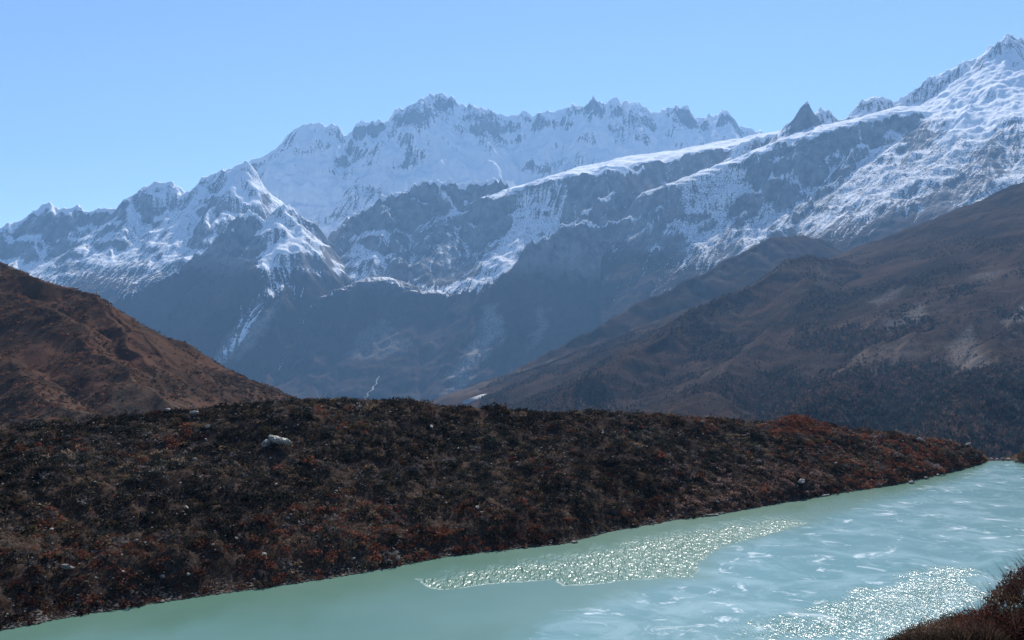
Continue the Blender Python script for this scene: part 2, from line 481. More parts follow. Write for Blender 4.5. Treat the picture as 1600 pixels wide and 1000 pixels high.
# --- right mountain
C_ = [
    ridge(71, 9, 3, 1.3, .62, 450, (1150, 228, 5950), (1190, 214, 5950), (1215, 206, 5900), (1235, 184, 5850), (1250, 166), (1263, 162), (1272, 181), (1282, 163, 5850), (1290, 175), (1297, 187), (1320, 184, 5900), (1350, 157, 5950), (1375, 150), (1395, 157), (1420, 143), (1450, 125), (1480, 110),
            (1508, 90), (1530, 95), (1545, 72), (1560, 65), (1575, 55), (1590, 60), (1605, 68), (1680, 30), (1800, -20), (1950, 10)),
    ridge(72, 7, 3, 1.35, .62, 420, (1040, 290, 5750), (1070, 276, 5700), (1110, 262), (1180, 236), (1240, 211, 5650), (1300, 193), (1345, 181), (1400, 166), (1440, 166), (1480, 172, 5600), (1560, 173, 5500), (1600, 160), (1700, 138), (1850, 120), bench=.42, wide=190),
    spur(73, 1.35, .85, 500, 9, (1335, 196, 5450), (1320, 262, 5150), (1260, 320, 4850), (1200, 372, 4500), (1130, 440, 4200)),
    spur(74, 1.35, .85, 500, 9, (1480, 185, 5400), (1460, 250, 5100), (1420, 330, 4700), (1380, 410, 4250)),
    spur(75, 1.35, .85, 500, 9, (1600, 175, 5250), (1530, 260, 4900), (1460, 360, 4400)),
    spur(76, 1.3, .85, 500, 9, (1240, 225, 5450), (1190, 290, 5250), (1140, 370, 5000), (1110, 430, 4700)),
    spur(77, 1.1, .6, 250, 9, (1575, 56, 5850), (1530, 115, 5750), (1480, 160, 5650)),
    spur(78, 1.1, .6, 250, 9, (1640, 50, 5850), (1610, 110, 5700), (1590, 155, 5550)),
    spur(79, 1.35, .85, 500, 9, (1750, 145, 5200), (1650, 240, 4800), (1580, 330, 4200)),
]
m_right = mountain_material('right_mountain_rock', 75, rockA, rockB, heathA, heathB)
terrain('streaked_mountain', C_, 0.10, 0.82, 3300, 6900, 800, 640, -330, 32, 460, 8, 81, m_right,
        lambda h, nz, e, b, X, Y: ss(0.62, 0.80, nz) * ss(270, 740, h + 220 * b) * 0.63 + ss(700, 1500, h + 150 * b) * 0.36 + .10 * ss(350, 700, h + 150 * b) - .12 * e,
        lambda h, nz, e, b, X, Y: ss(800, 200, h + 150 * b), 5,
        'tall mountain streaked with snow at the right edge', crag=18, dusty=.54,
        snow_shade=[(.40, [(1055, 286), (1110, 268), (1170, 262), (1176, 300), (1132, 342), (1070, 332)]),
             (-.28, [(1190, 242), (1240, 222), (1300, 203), (1336, 195), (1332, 260), (1302, 330), (1232, 340), (1192, 302), (1150, 400), (1118, 422), (1130, 342)]),
             (-.28, [(1342, 194), (1400, 180), (1440, 186), (1472, 230), (1422, 264), (1362, 252)]),
             (-.9, [(1368, 352), (1400, 338), (1432, 364), (1426, 398), (1374, 408)]), (-.9, [(1288, 386), (1342, 380), (1368, 400), (1342, 422), (1294, 408)]),  # two bowls: snow stripped so bare ground paints their shadow
             (-.38, [(1500, 262), (1560, 188), (1605, 178), (1605, 244), (1540, 292), (1450, 342), (1436, 312)]),
             (-.5, [(1212, 214), (1248, 170), (1266, 165), (1285, 195), (1240, 215)]), (-.35, [(1400, 180), (1480, 180), (1480, 215), (1420, 240)])])

# --- brown foothill on the right
D = [
    (jag(PL((1280, 372, 3800), (1250, 366, 3700), (1200, 372, 3600), (1150, 400, 3500), (1100, 426, 3400), (1000, 472, 3200), (900, 526, 3000), (830, 566, 2900), (760, 606, 2700), (690, 650, 2500)), 3, 5, 91), .75, .45, 300, 0, 0),
    (jag(PL((1900, 150, 2800), (1750, 210, 2700), (1600, 300, 2600), (1500, 346, 2500), (1440, 380, 2450), (1372, 416, 2400), (1310, 402, 2350), (1260, 398, 2300), (1200, 428, 2200), (1100, 482, 2050), (1000, 542, 1850), (900, 604, 1650), (840, 650, 1500)), 3, 4, 92), .62, .36, 300, 0, 0),
    spur(93, .5, .34, 250, 4, (1500, 347, 2500), (1450, 450, 1950), (1360, 560, 1450), (1260, 650, 1000)),
    spur(94, .5, .34, 250, 4, (1680, 260, 2650), (1620, 440, 1750), (1560, 570, 1250), (1460, 690, 800)),
    spur(95, .5, .34, 250, 4, (1850, 200, 2600), (1780, 450, 1500), (1720, 620, 900)),
    spur(96, .5, .34, 250, 4, (1290, 402, 2300), (1230, 500, 1900), (1130, 590, 1500), (1050, 650, 1150)),
]
m_foot = mountain_material('foothill_heath', 40, (0.066, 0.050, 0.041), (0.14, 0.104, 0.080), (0.022, 0.018, 0.015), (0.062, 0.041, 0.031))
FOOT = terrain('foothill', D, -0.12, 0.85, 620, 4300, 760, 620, -335, 26, 280, 6, 101, m_foot,
        lambda h, nz, lap, b, X, Y: np.zeros_like(h) - 1,
        lambda h, nz, lap, b, X, Y: np.clip(0.72 + 0.5 * b + ss(.95, .8, nz) * -.25, 0, 1), 5,
        'brown heath covered foothill rising at the right behind the moraine', reach=200,
        fans=[(.3, [(1476, 545), (1520, 512), (1534, 560), (1562, 604), (1530, 592), (1490, 568)]), (.4, [(1378, 502), (1440, 478), (1452, 495), (1390, 518)]), (.4, [(1356, 474), (1412, 446), (1404, 460), (1370, 480)]), (.35, [(1516, 436), (1576, 418), (1534, 444)]), (.6, [(1560, 500), (1600, 470), (1600, 500)])])

# --- brown hill on the left
E = [
    (jag(PL((-500, 250, 760), (-300, 320, 690), (-120, 372, 630), (0, 408, 585), (60, 432, 560), (150, 468, 535), (245, 545, 495), (295, 622, 455), (335, 672, 425), (360, 705, 395)), 3, .8, 111), .62, .5, 120, 0, 0),
    spur(112, .55, .42, 90, .8, (-80, 400, 600), (0, 446, 555), (60, 473, 520), (130, 522, 475), (230, 615, 405)),
    spur(113, .55, .42, 90, .8, (-200, 440, 560), (-60, 520, 470), (20, 570, 410), (100, 650, 340)),
    spur(114, .55, .42, 90, .8, (150, 470, 535), (220, 556, 470), (265, 640, 410)),
]
m_hill = mountain_material('hill_heath', 9, (0.055, 0.045, 0.037), (0.11, 0.08, 0.058), (0.034, 0.025, 0.020), (0.090, 0.050, 0.036))
HILL = terrain('hill', E, -0.95, -0.10, 250, 900, 620, 560, -40, 8, 110, 1.1, 121, m_hill,
        lambda h, nz, lap, b, X, Y: np.zeros_like(h) - 1,
        lambda h, nz, lap, b, X, Y: np.clip(0.75 + 0.4 * b, 0, 1), .5,
        'reddish brown heath hill at the left with a dark hollow', reach=60)


# ------------------------------------------------------------------ ground sheet under everything
def ground_sheet():
    u = np.linspace(-0.95, 0.95, 240)
    yy = np.exp(np.linspace(math.log(214), math.log(11700), 240))
    U, Yg = np.meshgrid(u, yy)
    Xg = U * Yg
    h = -16 - 100 * ss(214, 420, Yg) - 206 * ss(420, 2400, Yg) + 2.5 * fbm(Xg / 120, Yg / 120, 4, 5)
    t = NT('valley_heath')
    n = t.noise(0.02, 6, 0.6); f = t.noise(0.3, 5, 0.65)
    col = t.mix(t.ramp(n, .4, .6), (0.030, 0.025, 0.022), (0.05, 0.04, 0.033))
    t.set(color=col, rough=.95, spec=0.0, normal=t.bump(f, .8, 2.0))
    link_mesh('ground', np.stack([Xg, Yg, h], -1), grid_faces(240, 240), t.m, kind='structure',
              label='brown valley floor far below the moraine ridge', cat='ground')
ground_sheet()

# ------------------------------------------------------------------ moraine ridge across the middle
def curve(tab):
    a = np.array(tab, float)
    return lambda p: np.interp(p, a[:, 0], a[:, 1])
shore_y = curve([(-900, 1140), (-500, 1072), (-300, 1040), (0, 986), (100, 966), (250, 941), (400, 920), (500, 906), (600, 889), (700, 869), (800, 858), (880, 850), (950, 831), (1050, 813), (1120, 804),
                 (1220, 786), (1300, 772), (1400, 757), (1450, 745), (1500, 734), (1525, 726), (1537, 721), (1550, 719)])
crest_y = curve([(-900, 700), (-300, 676), (0, 668), (100, 660), (200, 650), (260, 646), (340, 637), (415, 629), (480, 627), (540, 626), (600, 628), (640, 627), (680, 634), (760, 639), (850, 646), (920, 643), (1000, 647),
                 (1080, 654), (1150, 656), (1200, 661), (1225, 654), (1250, 651), (1285, 660), (1330, 671), (1420, 681), (1480, 690), (1510, 697), (1528, 707), (1537, 717), (1550, 719.5)])
crest_w = curve([(-900, 46), (0, 46), (640, 50), (1000, 45), (1250, 38), (1420, 24), (1500, 11), (1537, 3), (1550, 2)])

def moraine_point(px, w):
    """w 0..1 runs from the waterline to the crest; above 1 is the far side."""
    px = np.asarray(px, float); w = np.asarray(w, float)
    c, s = math.cos(PITCH), math.sin(PITCH)
    def slope(py):
        q = (500 - py) / FOC
        return (s + c * q) / (c - s * q), 1 / (c - s * q)
    sl, _ = slope(shore_y(px)); sc, _ = slope(crest_y(px))
    Ys = -CAM_H / sl
    Yc = Ys + crest_w(px)
    zc = np.maximum(CAM_H + sc * Yc, 0.1)
    wf = np.clip(w, 0, 1)
    Y = np.where(w <= 1, Ys + crest_w(px) * w, Yc + (w - 1) * 60)
    prof = 0.90 * wf + 0.10 * ss(0, .10, wf)
    z = np.where(w <= 1, zc * prof, zc - (w - 1) * 18 * (1 + .5 * (w - 1)))
    z = np.where(w < 0, w * 12, z)
    X = (px - 800) / FOC * Y * 1.0 / (c - s * 0)
    n = fbm(X / 14, Y / 14, 4, 201) * 1.5 + fbm(X / 3.2, Y / 3.2, 3, 208) * .35
    z = z + n * ss(0.0, .12, w) * (1 - .75 * ss(.8, 1.0, w) * (1 - ss(1.0, 1.3, w))) * np.clip(zc / 8, 0, 1)
    return np.stack([X, Y, z], -1)

soil = NT('moraine_soil')
sn1 = soil.noise(.12, 5, .6); sn2 = soil.noise(2.2, 5, .7)
soil.set(color=soil.mix(soil.ramp(sn2, .35, .7), soil.mix(soil.ramp(sn1, .42, .6), (.028, .023, .020), (.055, .036, .028)), (.085, .062, .050)),
         rough=.95, spec=0.0, normal=soil.bump(sn2, .9, .3))
pxs = np.linspace(-900, 1550, 700)
ws = np.concatenate([[-.15, -.04], np.linspace(0, 1, 190), np.linspace(1.04, 3.2, 60)])
PX, W = np.meshgrid(pxs, ws)
link_mesh('moraine', moraine_point(PX, W), grid_faces(len(ws), len(pxs)), soil.m, kind='structure',
          label='low dark moraine ridge covered in shrubs behind the lake', cat='moraine')

# ------------------------------------------------------------------ near bank (the viewer's side of the lake)
near_shore = np.array([(-260, 30), (-60, 38), (0, 50), (30, 63), (50, 82), (72, 108), (98, 150), (113, 180), (118, 196), (118.5, 203), (117.2, 208.5), (119, 216)], float)
bank_poly = np.vstack([near_shore, [(400, 216), (400, -200), (-260, -200)]])
def bank_height(X, Y):
    X = np.asarray(X, float); Y = np.asarray(Y, float)
    d = poly_dist(X, Y, near_shore)
    sgn = np.where(inside(X, Y, bank_poly), 1, -1)
    k = .60 - .30 * ss(80, 130, Y)
    h = np.where(sgn > 0, k * d * (1 - .25 * ss(40, 120, d)), -.4 * d)
    h = np.where((Y > 150) & (sgn > 0), np.minimum(h, 1.5 + .05 * d), h)
    r = np.hypot((X - 12.0), (Y - 16.2))
    mound = 24.25 - .17 * r - .55 * np.maximum(r - 4.6, 0)
    h = np.where(sgn > 0, np.maximum(h, mound), h)
    return h + np.where(sgn > 0, ss(0, 4, d), 0) * (.25 * fbm(X / 5, Y / 5, 3, 301) * ss(20, 40, np.hypot(X, Y)) + .06 * fbm(X / .9, Y / .9, 3, 305))
gx_ = np.concatenate([np.linspace(-120, 4, 40)[:-1], np.linspace(4, 20, 110)[:-1], np.linspace(20, 160, 150)])
gy_ = np.concatenate([np.linspace(-40, 10, 20)[:-1], np.linspace(10, 25, 100)[:-1], np.linspace(25, 214, 170)])
XX, YY = np.meshgrid(gx_, gy_)
link_mesh('lake_bank', np.stack([XX, YY, bank_height(XX, YY)], -1), grid_faces(len(gy_), len(gx_)), soil.m, kind='structure', smooth=True,
          label='brown bank on the near side of the lake', cat='bank')

# ------------------------------------------------------------------ lake: rippled water, thin ice, frost
def W2(*t): return np.array([G(x, y)[:2] for x, y in t])
rip_far = W2((648, 903), (672, 918), (700, 922), (760, 912), (840, 907), (868, 906), (880, 915), (930, 912), (1000, 905), (1084, 902), (1092, 880), (1128, 853), (1190, 838), (1262, 818), (1250, 803), (1180, 806), (1120, 816), (1000, 832), (900, 855), (800, 872), (700, 888))
rip_near = W2((1095, 1004), (1180, 970), (1270, 945), (1350, 915), (1400, 893), (1450, 880), (1530, 890), (1560, 930), (1500, 1004))
ice = W2((740, 1040), (790, 1000), (840, 970), (885, 950), (960, 930), (1000, 916), (1060, 905), (1088, 902), (1094, 882), (1130, 855), (1200, 838), (1270, 812), (1330, 792), (1420, 765), (1500, 743), (1532, 726), (1590, 720), (1700, 760), (1700, 1040))
def build_lake():
    u = np.linspace(-.98, .80, 1150)
    yy = np.exp(np.linspace(math.log(34), math.log(208.5), 760))
    U, Yg = np.meshgrid(u, yy); Xg = U * Yg
    sd = lambda p: np.where(inside(Xg, Yg, p), 1, -1) * poly_dist(Xg, Yg, p, True)
    n1 = fbm(Xg / 3.0, Yg / 3.0, 4, 401)
    n2 = fbm(Xg / 9.0, Yg / 5.0, 4, 411)
    s1, s2, s3 = sd(rip_far), sd(rip_near), sd(ice)
    near = np.gradient(blur(s1, 5), axis=0) > 0
    edge = np.where(near, ss(-.12, .18, s1 + .25 * n1), ss(-.5, 7, s1 + 2.2 * n1 + 1.5 * n2))
    fade = ss(0, 9, s1 + 2.5 * n2)
    far_rip = edge * (.7 + .3 * fade)
    ripple = np.maximum(.12 * edge, ss(-2.0, 6.0, s2 + 2.2 * n1 + 1.6 * n2))
    icef = ss(-2.0, 4.0, s3 + 1.2 * n1) * (1 - edge)
    left = ss(60, 10, np.abs(Xg - 20) + 0 * Yg)
    rim = near * ss(.14, .03, np.abs(s1 + .25 * n1)) * ss(30, 12, Xg) * ss(-.3, .3, n1 + .15) * .7
    t = NT('lake_water')
    A = t.attr
    ic, rp, rm = A('ice'), A('ripple'), A('rim')
    big = t.noise(.05, 4, .55, t.scaled((1, 1, 1)))
    water = t.mix(t.ramp(big, .35, .65), (.080, .160, .122), (.095, .178, .142))
    icecol = t.mix(t.ramp(t.noise(.13, 7, .68, t.scaled((.95, 1.1, 1), (0, 0, R(35))), 1.0), .40, .68), (.088, .195, .198), (.185, .300, .310))
    fr = t.noise(.17, 8, .70, t.scaled((.95, 1.15, 1), (0, 0, R(38))), 1.4)
    frm = t.math('MULTIPLY', t.ramp(fr, .56, .68), ic)
    col = t.mix(ic, water, icecol)
    col = t.mix(t.math('MULTIPLY', frm, .75), col, (.62, .68, .69))
    col = t.mix(rm, col, (.6, .66, .62))
    wv = t.noise(1.0, 2, .5, t.scaled((2.6, .85, 1), (0, 0, R(12))))
    wv2 = t.noise(1.0, 1, .5, t.scaled((5.5, 1.9, 1), (0, 0, R(-10))))
    hh = t.math('ADD', wv, t.math('MULTIPLY', wv2, .6))
    wf = t.math('ADD', t.noise(1.0, 2, .5, t.scaled((1.5, .42, 1), (0, 0, R(12)))), t.math('MULTIPLY', t.noise(1.0, 1, .5, t.scaled((3.2, .9, 1), (0, 0, R(-8)))), .5))
    bn = t.n.new('ShaderNodeBump'); bn.inputs['Distance'].default_value = .36
    t.put(bn.inputs['Strength'], rp); t.l.new(hh, bn.inputs['Height'])
    b2 = t.n.new('ShaderNodeBump'); b2.inputs['Distance'].default_value = .6
    t.put(b2.inputs['Strength'], A('far_ripple')); t.l.new(wf, b2.inputs['Height']); t.l.new(bn.outputs[0], b2.inputs['Normal'])
    bf = b2.outputs[0]
    rough = t.math('ADD', .20, t.math('ADD', t.math('MULTIPLY', A('far_ripple'), .13), t.math('MULTIPLY', rp, .06)))
    t.set(color=col, rough=rough, normal=bf)
    t.b.inputs['IOR'].default_value = 1.33
    link_mesh('lake', np.stack([Xg, Yg, np.zeros_like(Xg)], -1), grid_faces(len(yy), len(u)), t.m, {'ice': icef, 'ripple': ripple, 'far_ripple': far_rip, 'rim': rim}, kind='structure', smooth=True,
              label='turquoise glacial lake partly skinned with thin ice', cat='lake')
build_lake()

# ------------------------------------------------------------------ scattered plants, as one ground cover per slope
def leaf_material(name, trans=.3):
    t = NT(name)
    col = t.attr('tint', 'Color')
    t.set(color=col, rough=.85, spec=.04)
    tr = t.n.new('ShaderNodeBsdfTranslucent'); mx = t.n.new('ShaderNodeMixShader')
    t.l.new(col, tr.inputs['Color'])
    mx.inputs[0].default_value = trans
    t.l.new(t.b.outputs[0], mx.inputs[1]); t.l.new(tr.outputs[0], mx.inputs[2])
    t.l.new(mx.outputs[0], t.out.inputs['Surface'])
    return t.m

def clump(n, size, flat=.75, seed=0, shell=.45, up=.3, aspect=1.0):
    """n little leaf faces spread through a low dome of radius 1; returns (n, 3, 3)."""
    r = np.random.default_rng(seed)
    d = r.normal(size=(n, 3)); d[:, 2] = np.abs(d[:, 2]); d /= np.linalg.norm(d, axis=1)[:, None]
    lump = 1 + .25 * np.sin(d[:, 0] * 5 + seed) * np.cos(d[:, 1] * 4 + seed * 2)
    c = d * (shell + (1 - shell) * r.random(n) ** .5)[:, None] * lump[:, None]
    c[:, 2] *= flat
    a = r.normal(size=(n, 3)); a[:, 2] += up * r.choice((-1, 1), n); a /= np.linalg.norm(a, axis=1)[:, None]
    b = np.cross(a, r.normal(size=(n, 3))); b /= np.linalg.norm(b, axis=1)[:, None]
    s = size * (.6 + .8 * r.random(n))[:, None]
    return np.stack([c - b * s * .5 * aspect, c + b * s * .5 * aspect, c + a * s * 1.25], 1)

def scatter(name, mat, pos, rad, zs, tint, temps, seed, jitter=.35, **kw):
    r = np.random.default_rng(seed)
    n = len(pos)
    pick = r.integers(0, len(temps), n); ang = r.random(n) * 2 * math.pi
    VV, CC = [], []
    for k, T in enumerate(temps):
        i = np.where(pick == k)[0]
        if not len(i): continue
        c, s = np.cos(ang[i])[:, None, None], np.sin(ang[i])[:, None, None]
        x = T[None, :, :, 0] * c - T[None, :, :, 1] * s
        y = T[None, :, :, 0] * s + T[None, :, :, 1] * c
        z = np.broadcast_to(T[None, :, :, 2], x.shape)
        v = np.stack([x * rad[i][:, None, None], y * rad[i][:, None, None], z * zs[i][:, None, None]], -1) + pos[i][:, None, None, :]
        cc = tint[i][:, None, :] * (1 - jitter + 2 * jitter * r.random((len(i), T.shape[0], 1)))
        VV.append(v.reshape(-1, 3)); CC.append(np.repeat(cc.reshape(-1, 3), 3, 0))
    V = np.concatenate(VV); Cc = np.concatenate(CC)
    return link_mesh(name, V, np.arange(len(V)).reshape(-1, 3), mat, colors=Cc, **kw)

leafm = leaf_material('shrub_leaves')
def moraine_cover():
    r = np.random.default_rng(77)
    n = 30000
    px = r.uniform(-520, 1538, n); w = r.random(n) ** .9 * 1.10
    p = moraine_point(px, w)
    keep = r.random(n) < p[:, 1] / 215 * np.clip(crest_w(px) / 40, .25, 1) * 1.25
    px, w, p = px[keep], w[keep], p[keep]
    n = len(p)
    nb = fbm(p[:, 0] / 16, p[:, 1] / 16, 4, 501)
    ns = fbm(p[:, 0] / 4, p[:, 1] / 4, 3, 511)
    red = np.clip(.02 + .80 * ss(.36, .0, w) + .65 * ss(1080, 1500, px) + .5 * nb + .25 * ss(.8, 1, w) * (px > 1000), 0, 1)
    k = r.random(n)
    juniper = np.array((.020, .022, .019)); grey = np.array((.095, .086, .086)); redc = np.array((.135, .050, .031)); olive = np.array((.060, .046, .028)); tan = np.array((.15, .105, .07))
    tint = np.where((k < red * .62)[:, None], redc, np.where((r.random(n) < .66 - .3 * nb)[:, None], juniper, np.where((r.random(n) < .5)[:, None], olive, grey)))
    tint = np.where((r.random(n) < .06 + .10 * ss(.2, .6, ns))[:, None], tan, tint)
    tint = tint * (.65 + .7 * r.random((n, 1)))
    rad = r.uniform(.30, .85, n) * (1 + .35 * ns)
    rad = np.clip(rad, .22, 1.1) * np.where(r.random(n) < .05, 1.7, 1.0) * np.where(ns < -.45, .45, 1.0)
    zs = rad * r.uniform(.65, 1.15, n)
    p[:, 2] -= .06
    tint = tint * np.clip(1.0 + .9 * fbm(p[:, 0] / 26 + 9, p[:, 1] / 20, 3, 533), .5, 1.7)[:, None] * (1 + .3 * ss(1150, 1450, px))[:, None]
    pale = ss(1010, 1130, px) * ss(1340, 1240, px) * ss(.55, .2, w)
    tint = np.where((r.random(n) < .6 * pale)[:, None], np.array((.19, .125, .105)) * (.6 + .8 * r.random((n, 1))), tint)
    red_knob = ss(60, 25, np.abs(px - 1252)) * ss(.6, .85, w)
    tint = np.where((r.random(n) < .85 * red_knob)[:, None], redc * (.7 + .8 * r.random((n, 1))), tint)
    temps = [clump(52, .27, .8, 600 + k) for k in range(9)]
    scatter('shrubs', leafm, p, rad, zs, tint, temps, 3, kind='stuff',
            label='dense dark and russet dwarf shrubs covering the moraine ridge', cat='shrubs')
    # thin dry grass between the shrubs
    m = 16000
    px = r.uniform(-520, 1536, m); w = r.random(m) * 1.02
    q = moraine_point(px, w)
    tn = np.array((.15, .10, .065)) * (.5 + .9 * r.random((m, 1)))
    tn = np.where((fbm(q[:, 0] / 7, q[:, 1] / 7, 3, 540) > .05)[:, None], tn, tn * np.array((.45, .42, .42)))
    temps = [clump(9, .5, .5, 650 + k, .2, 2.2, .28) for k in range(5)]
    scatter('dry_grass', leafm, q, r.uniform(.25, .55, m), r.uniform(.4, .8, m), tn, temps, 4, kind='stuff',
            label='thin dry tan grass growing between the moraine shrubs', cat='grass')
moraine_cover()

def rock_mesh(seed, size, cuts=13, sub=3):
    """Broken block: a ball cut by random planes, then roughened."""
    import bmesh
    r = np.random.default_rng(seed)
    bm = bmesh.new()
    bmesh.ops.create_icosphere(bm, subdivisions=sub, radius=1.0)
    v = np.array([q.co[:] for q in bm.verts])
    f = np.array([[q.index for q in g.verts] for g in bm.faces])
    bm.free()
    for k in range(cuts):
        n = r.normal(size=3); n /= np.linalg.norm(n)
        d = r.uniform(.45, .85)
        e = np.maximum(v @ n - d, 0)
        v -= e[:, None] * n * .95
    v += .05 * r.normal(size=v.shape)
    v += (.16 * fbm(v[:, 0] * 2.2 + v[:, 2] * 1.3 + seed, v[:, 1] * 2.2 - v[:, 2], 3, seed))[:, None] * v
    return v * np.array(size) * .5 / np.abs(v).max(0), f

def rubble():
    r = np.random.default_rng(55)
    n = 5200
    px = r.uniform(-500, 1530, n); w = r.random(n)
    p = moraine_point(px, w)
    k = fbm(p[:, 0] / 9, p[:, 1] / 9, 3, 560) + .5 * r.random(n) > .12
    p = p[k]; n = len(p)
    p[:, 2] += r.uniform(.1, .5, n); p[:, 1] -= .1
    rad = r.uniform(.07, .20, n) * (p[:, 1] / 140)
    tint = np.array((.34, .32, .295)) * (.35 + .9 * r.random((n, 1)))
    base = np.array([(1, 0, 0), (-.5, .8, 0), (-.6, -.8, 0), (.1, .1, .8)], float)
    f = base[[[0, 1, 3], [1, 2, 3], [2, 0, 3]]]
    scatter('rubble', leafm, p, rad * 1.3, rad, tint, [f, f * np.array((1.2, .7, .7))], 9, .2, kind='stuff', label='pale stone rubble speckling the dark moraine slope', cat='rubble')
rubble()

def shore_stones():
    r = np.random.default_rng(66)
    n = 3600
    px = r.uniform(-500, 1540, n)
    cl = fbm(px / 40, px * 0, 3, 570)
    w = np.abs(r.normal(size=n)) * .014 * (1.2 + cl) - .004
    p = moraine_point(px, w); p[:, 2] = np.maximum(p[:, 2], .02) + .03
    rad = r.uniform(.08, .30, n) * np.clip(.7 + cl, .4, 1.4)
    tint = np.array((.20, .18, .16)) * (.35 + 1.1 * r.random((n, 1)))
    T = []
    for k in range(4):
        v, f = rock_mesh(1300 + k, (2.2, 1.7, 1.1), 9, 1)
        T.append(v[f])
    scatter('shore_gravel', leafm, p, rad, rad, tint, T, 10, .2, kind='stuff', label='band of grey gravel and small stones along the far waterline', cat='gravel')

def foothill_forest():
    r = np.random.default_rng(88)
    V = FOOT.reshape(-1, 3)
    c, s = math.cos(PITCH), math.sin(PITCH)
    dep = V[:, 1] * c + (V[:, 2] - CAM_H) * s
    px = 800 + FOC * V[:, 0] / dep
    py = 500 - FOC * ((V[:, 2] - CAM_H) * c - V[:, 1] * s) / dep
    nb = fbm(V[:, 0] / 170, V[:, 1] / 170, 4, 701)
    dens = ss(520, 660, py + 60 * nb + .06 * (px - 1300)) * ss(1000, 1330, px + 90 * nb) * (py < 760)
    dens = np.maximum(dens, .42 * ss(330, 520, py + 70 * nb + .05 * (px - 1300)) * (px > 750) * (.25 + ss(-.2, .35, nb)))
    wgt = dens * V[:, 1] ** 2
    wgt[V[:, 1] > 2700] = 0
    N = 60000
    i = r.choice(len(V), N, p=wgt / wgt.sum())
    p = V[i] + np.stack([r.normal(size=N) * 3, r.normal(size=N) * 3, np.full(N, -.4)], -1)
    hgt = r.uniform(3.0, 8.5, len(i)) * (.26 + .74 * dens[i])
    rad = hgt * r.uniform(.36, .62, len(i))
    a = np.array((.026, .031, .029)); b = np.array((.085, .055, .044))
    tint = np.where((r.random(len(i)) < .35 + .4 * nb[i])[:, None], b, a) * (.6 + .8 * r.random((len(i), 1)))
    temps = [clump(26, .55, 1.0, 720 + k, .5) for k in range(6)]
    scatter('forest', leafm, p, rad, hgt, tint, temps, 5, kind='stuff',
            label='dark forest mass on the lower slope of the right foothill', cat='forest')
foothill_forest()

def hill_heath():
    r = np.random.default_rng(99)
    V = HILL[:, :, :].reshape(-1, 3)
    nb = fbm(V[:, 0] / 45, V[:, 1] / 45, 4, 801)
    ok = (V[:, 2] > -34) & (V[:, 1] < 720) & (V[:, 0] > -.75 * V[:, 1])
    wgt = ok * np.clip(.55 + .9 * nb, .12, 1.4) * V[:, 1] ** 2
    n = 20000
    i = r.choice(len(V), n, p=wgt / wgt.sum())
    p = V[i] + np.stack([r.normal(size=n) * .8, r.normal(size=n) * .8, np.full(n, -.15)], -1)
    rad = r.uniform(.5, 1.5, n)
    a = np.array((.045, .036, .030)); b = np.array((.150, .070, .042))
    tint = np.where((r.random(n) < .45 - .5 * nb[i])[:, None], b, a) * (.6 + .8 * r.random((n, 1)))
    temps = [clump(16, .5, .7, 820 + k) for k in range(6)]
    scatter('heath', leafm, p, rad, rad * .8, tint, temps, 6, kind='stuff',
            label='low russet heath dotted over the left hill', cat='heath')
hill_heath()
shore_stones()


# ------------------------------------------------------------------ stones
def to_px(p):
    c, s_ = math.cos(PITCH), math.sin(PITCH)
    dep = p[..., 1] * c + (p[..., 2] - CAM_H) * s_
    return 800 + FOC * p[..., 0] / dep, 500 - FOC * ((p[..., 2] - CAM_H) * c - p[..., 1] * s_) / dep

def mor_at(px, py):
    """The moraine surface point seen at a photo pixel."""
    w = np.linspace(0, 1, 400)
    q = moraine_point(np.full(400, px), w)
    return q[np.argmin(np.abs(to_px(q)[1] - py))]

stone = NT('pale_stone')
st1 = stone.noise(1.1, 5, .65); st2 = stone.noise(5.0, 5, .7)
stone.set(color=stone.mix(stone.ramp(st2, .36, .66), stone.mix(stone.ramp(st1, .4, .62), (.14, .132, .12), (.32, .305, .27)), (.55, .53, .48)),
          rough=.95, spec=.05, normal=stone.bump(st2, 1.0, .3))

def rock(loc, size, seed, label, group=None, name='stone', cat='stone', rot=None, sub=3, sink=.25):
    v, f = rock_mesh(seed, size, sub=sub)
    r = random.Random(seed)
    o = link_mesh(name, v, f, stone.m, label=label, cat=cat, group=group)
    o.location = (loc[0], loc[1], loc[2] + size[2] * (.5 - sink))
    o.rotation_euler = (r.uniform(-.2, .2), r.uniform(-.2, .2), r.uniform(0, 6.28)) if rot is None else rot
    return o

pale = NT('boulder_stone')
pb1 = pale.noise(2.2, 6, .7); pb2 = pale.noise(.9, 4, .6)
pale.set(color=pale.mix(pale.ramp(pb1, .38, .60), pale.mix(pale.ramp(pb2, .4, .6), (.17, .165, .15), (.40, .385, .335)), (.66, .64, .57)), rough=.95, spec=.05, normal=pale.bump(pb1, 1.0, .5))
# the one big boulder: a fractured main block with two slabs split off it
bp = mor_at(432, 697)
boulder = bpy.data.objects.new('boulder', None); COL.objects.link(boulder)
boulder.location = bp
tag(boulder, 'large pale fractured boulder standing among dark shrubs high on the moraine', 'boulder')
for nm, off, sz, sd in (('main_block', (.3, .2, .95), (3.6, 2.6, 2.3), 5), ('split_slab', (-1.5, -.5, .75), (2.0, 1.7, 1.9), 6), ('split_slab', (1.6, -.4, .75), (2.2, 1.6, 1.4), 9), ('top_block', (-.7, .1, 1.9), (1.3, 1.1, .9), 14)):
    v, f = rock_mesh(sd, sz, 16, 4)
    o = link_mesh(nm, (v + np.array(off)) * np.array((.92, .9, .74)), f, pale.m, parent=boulder)

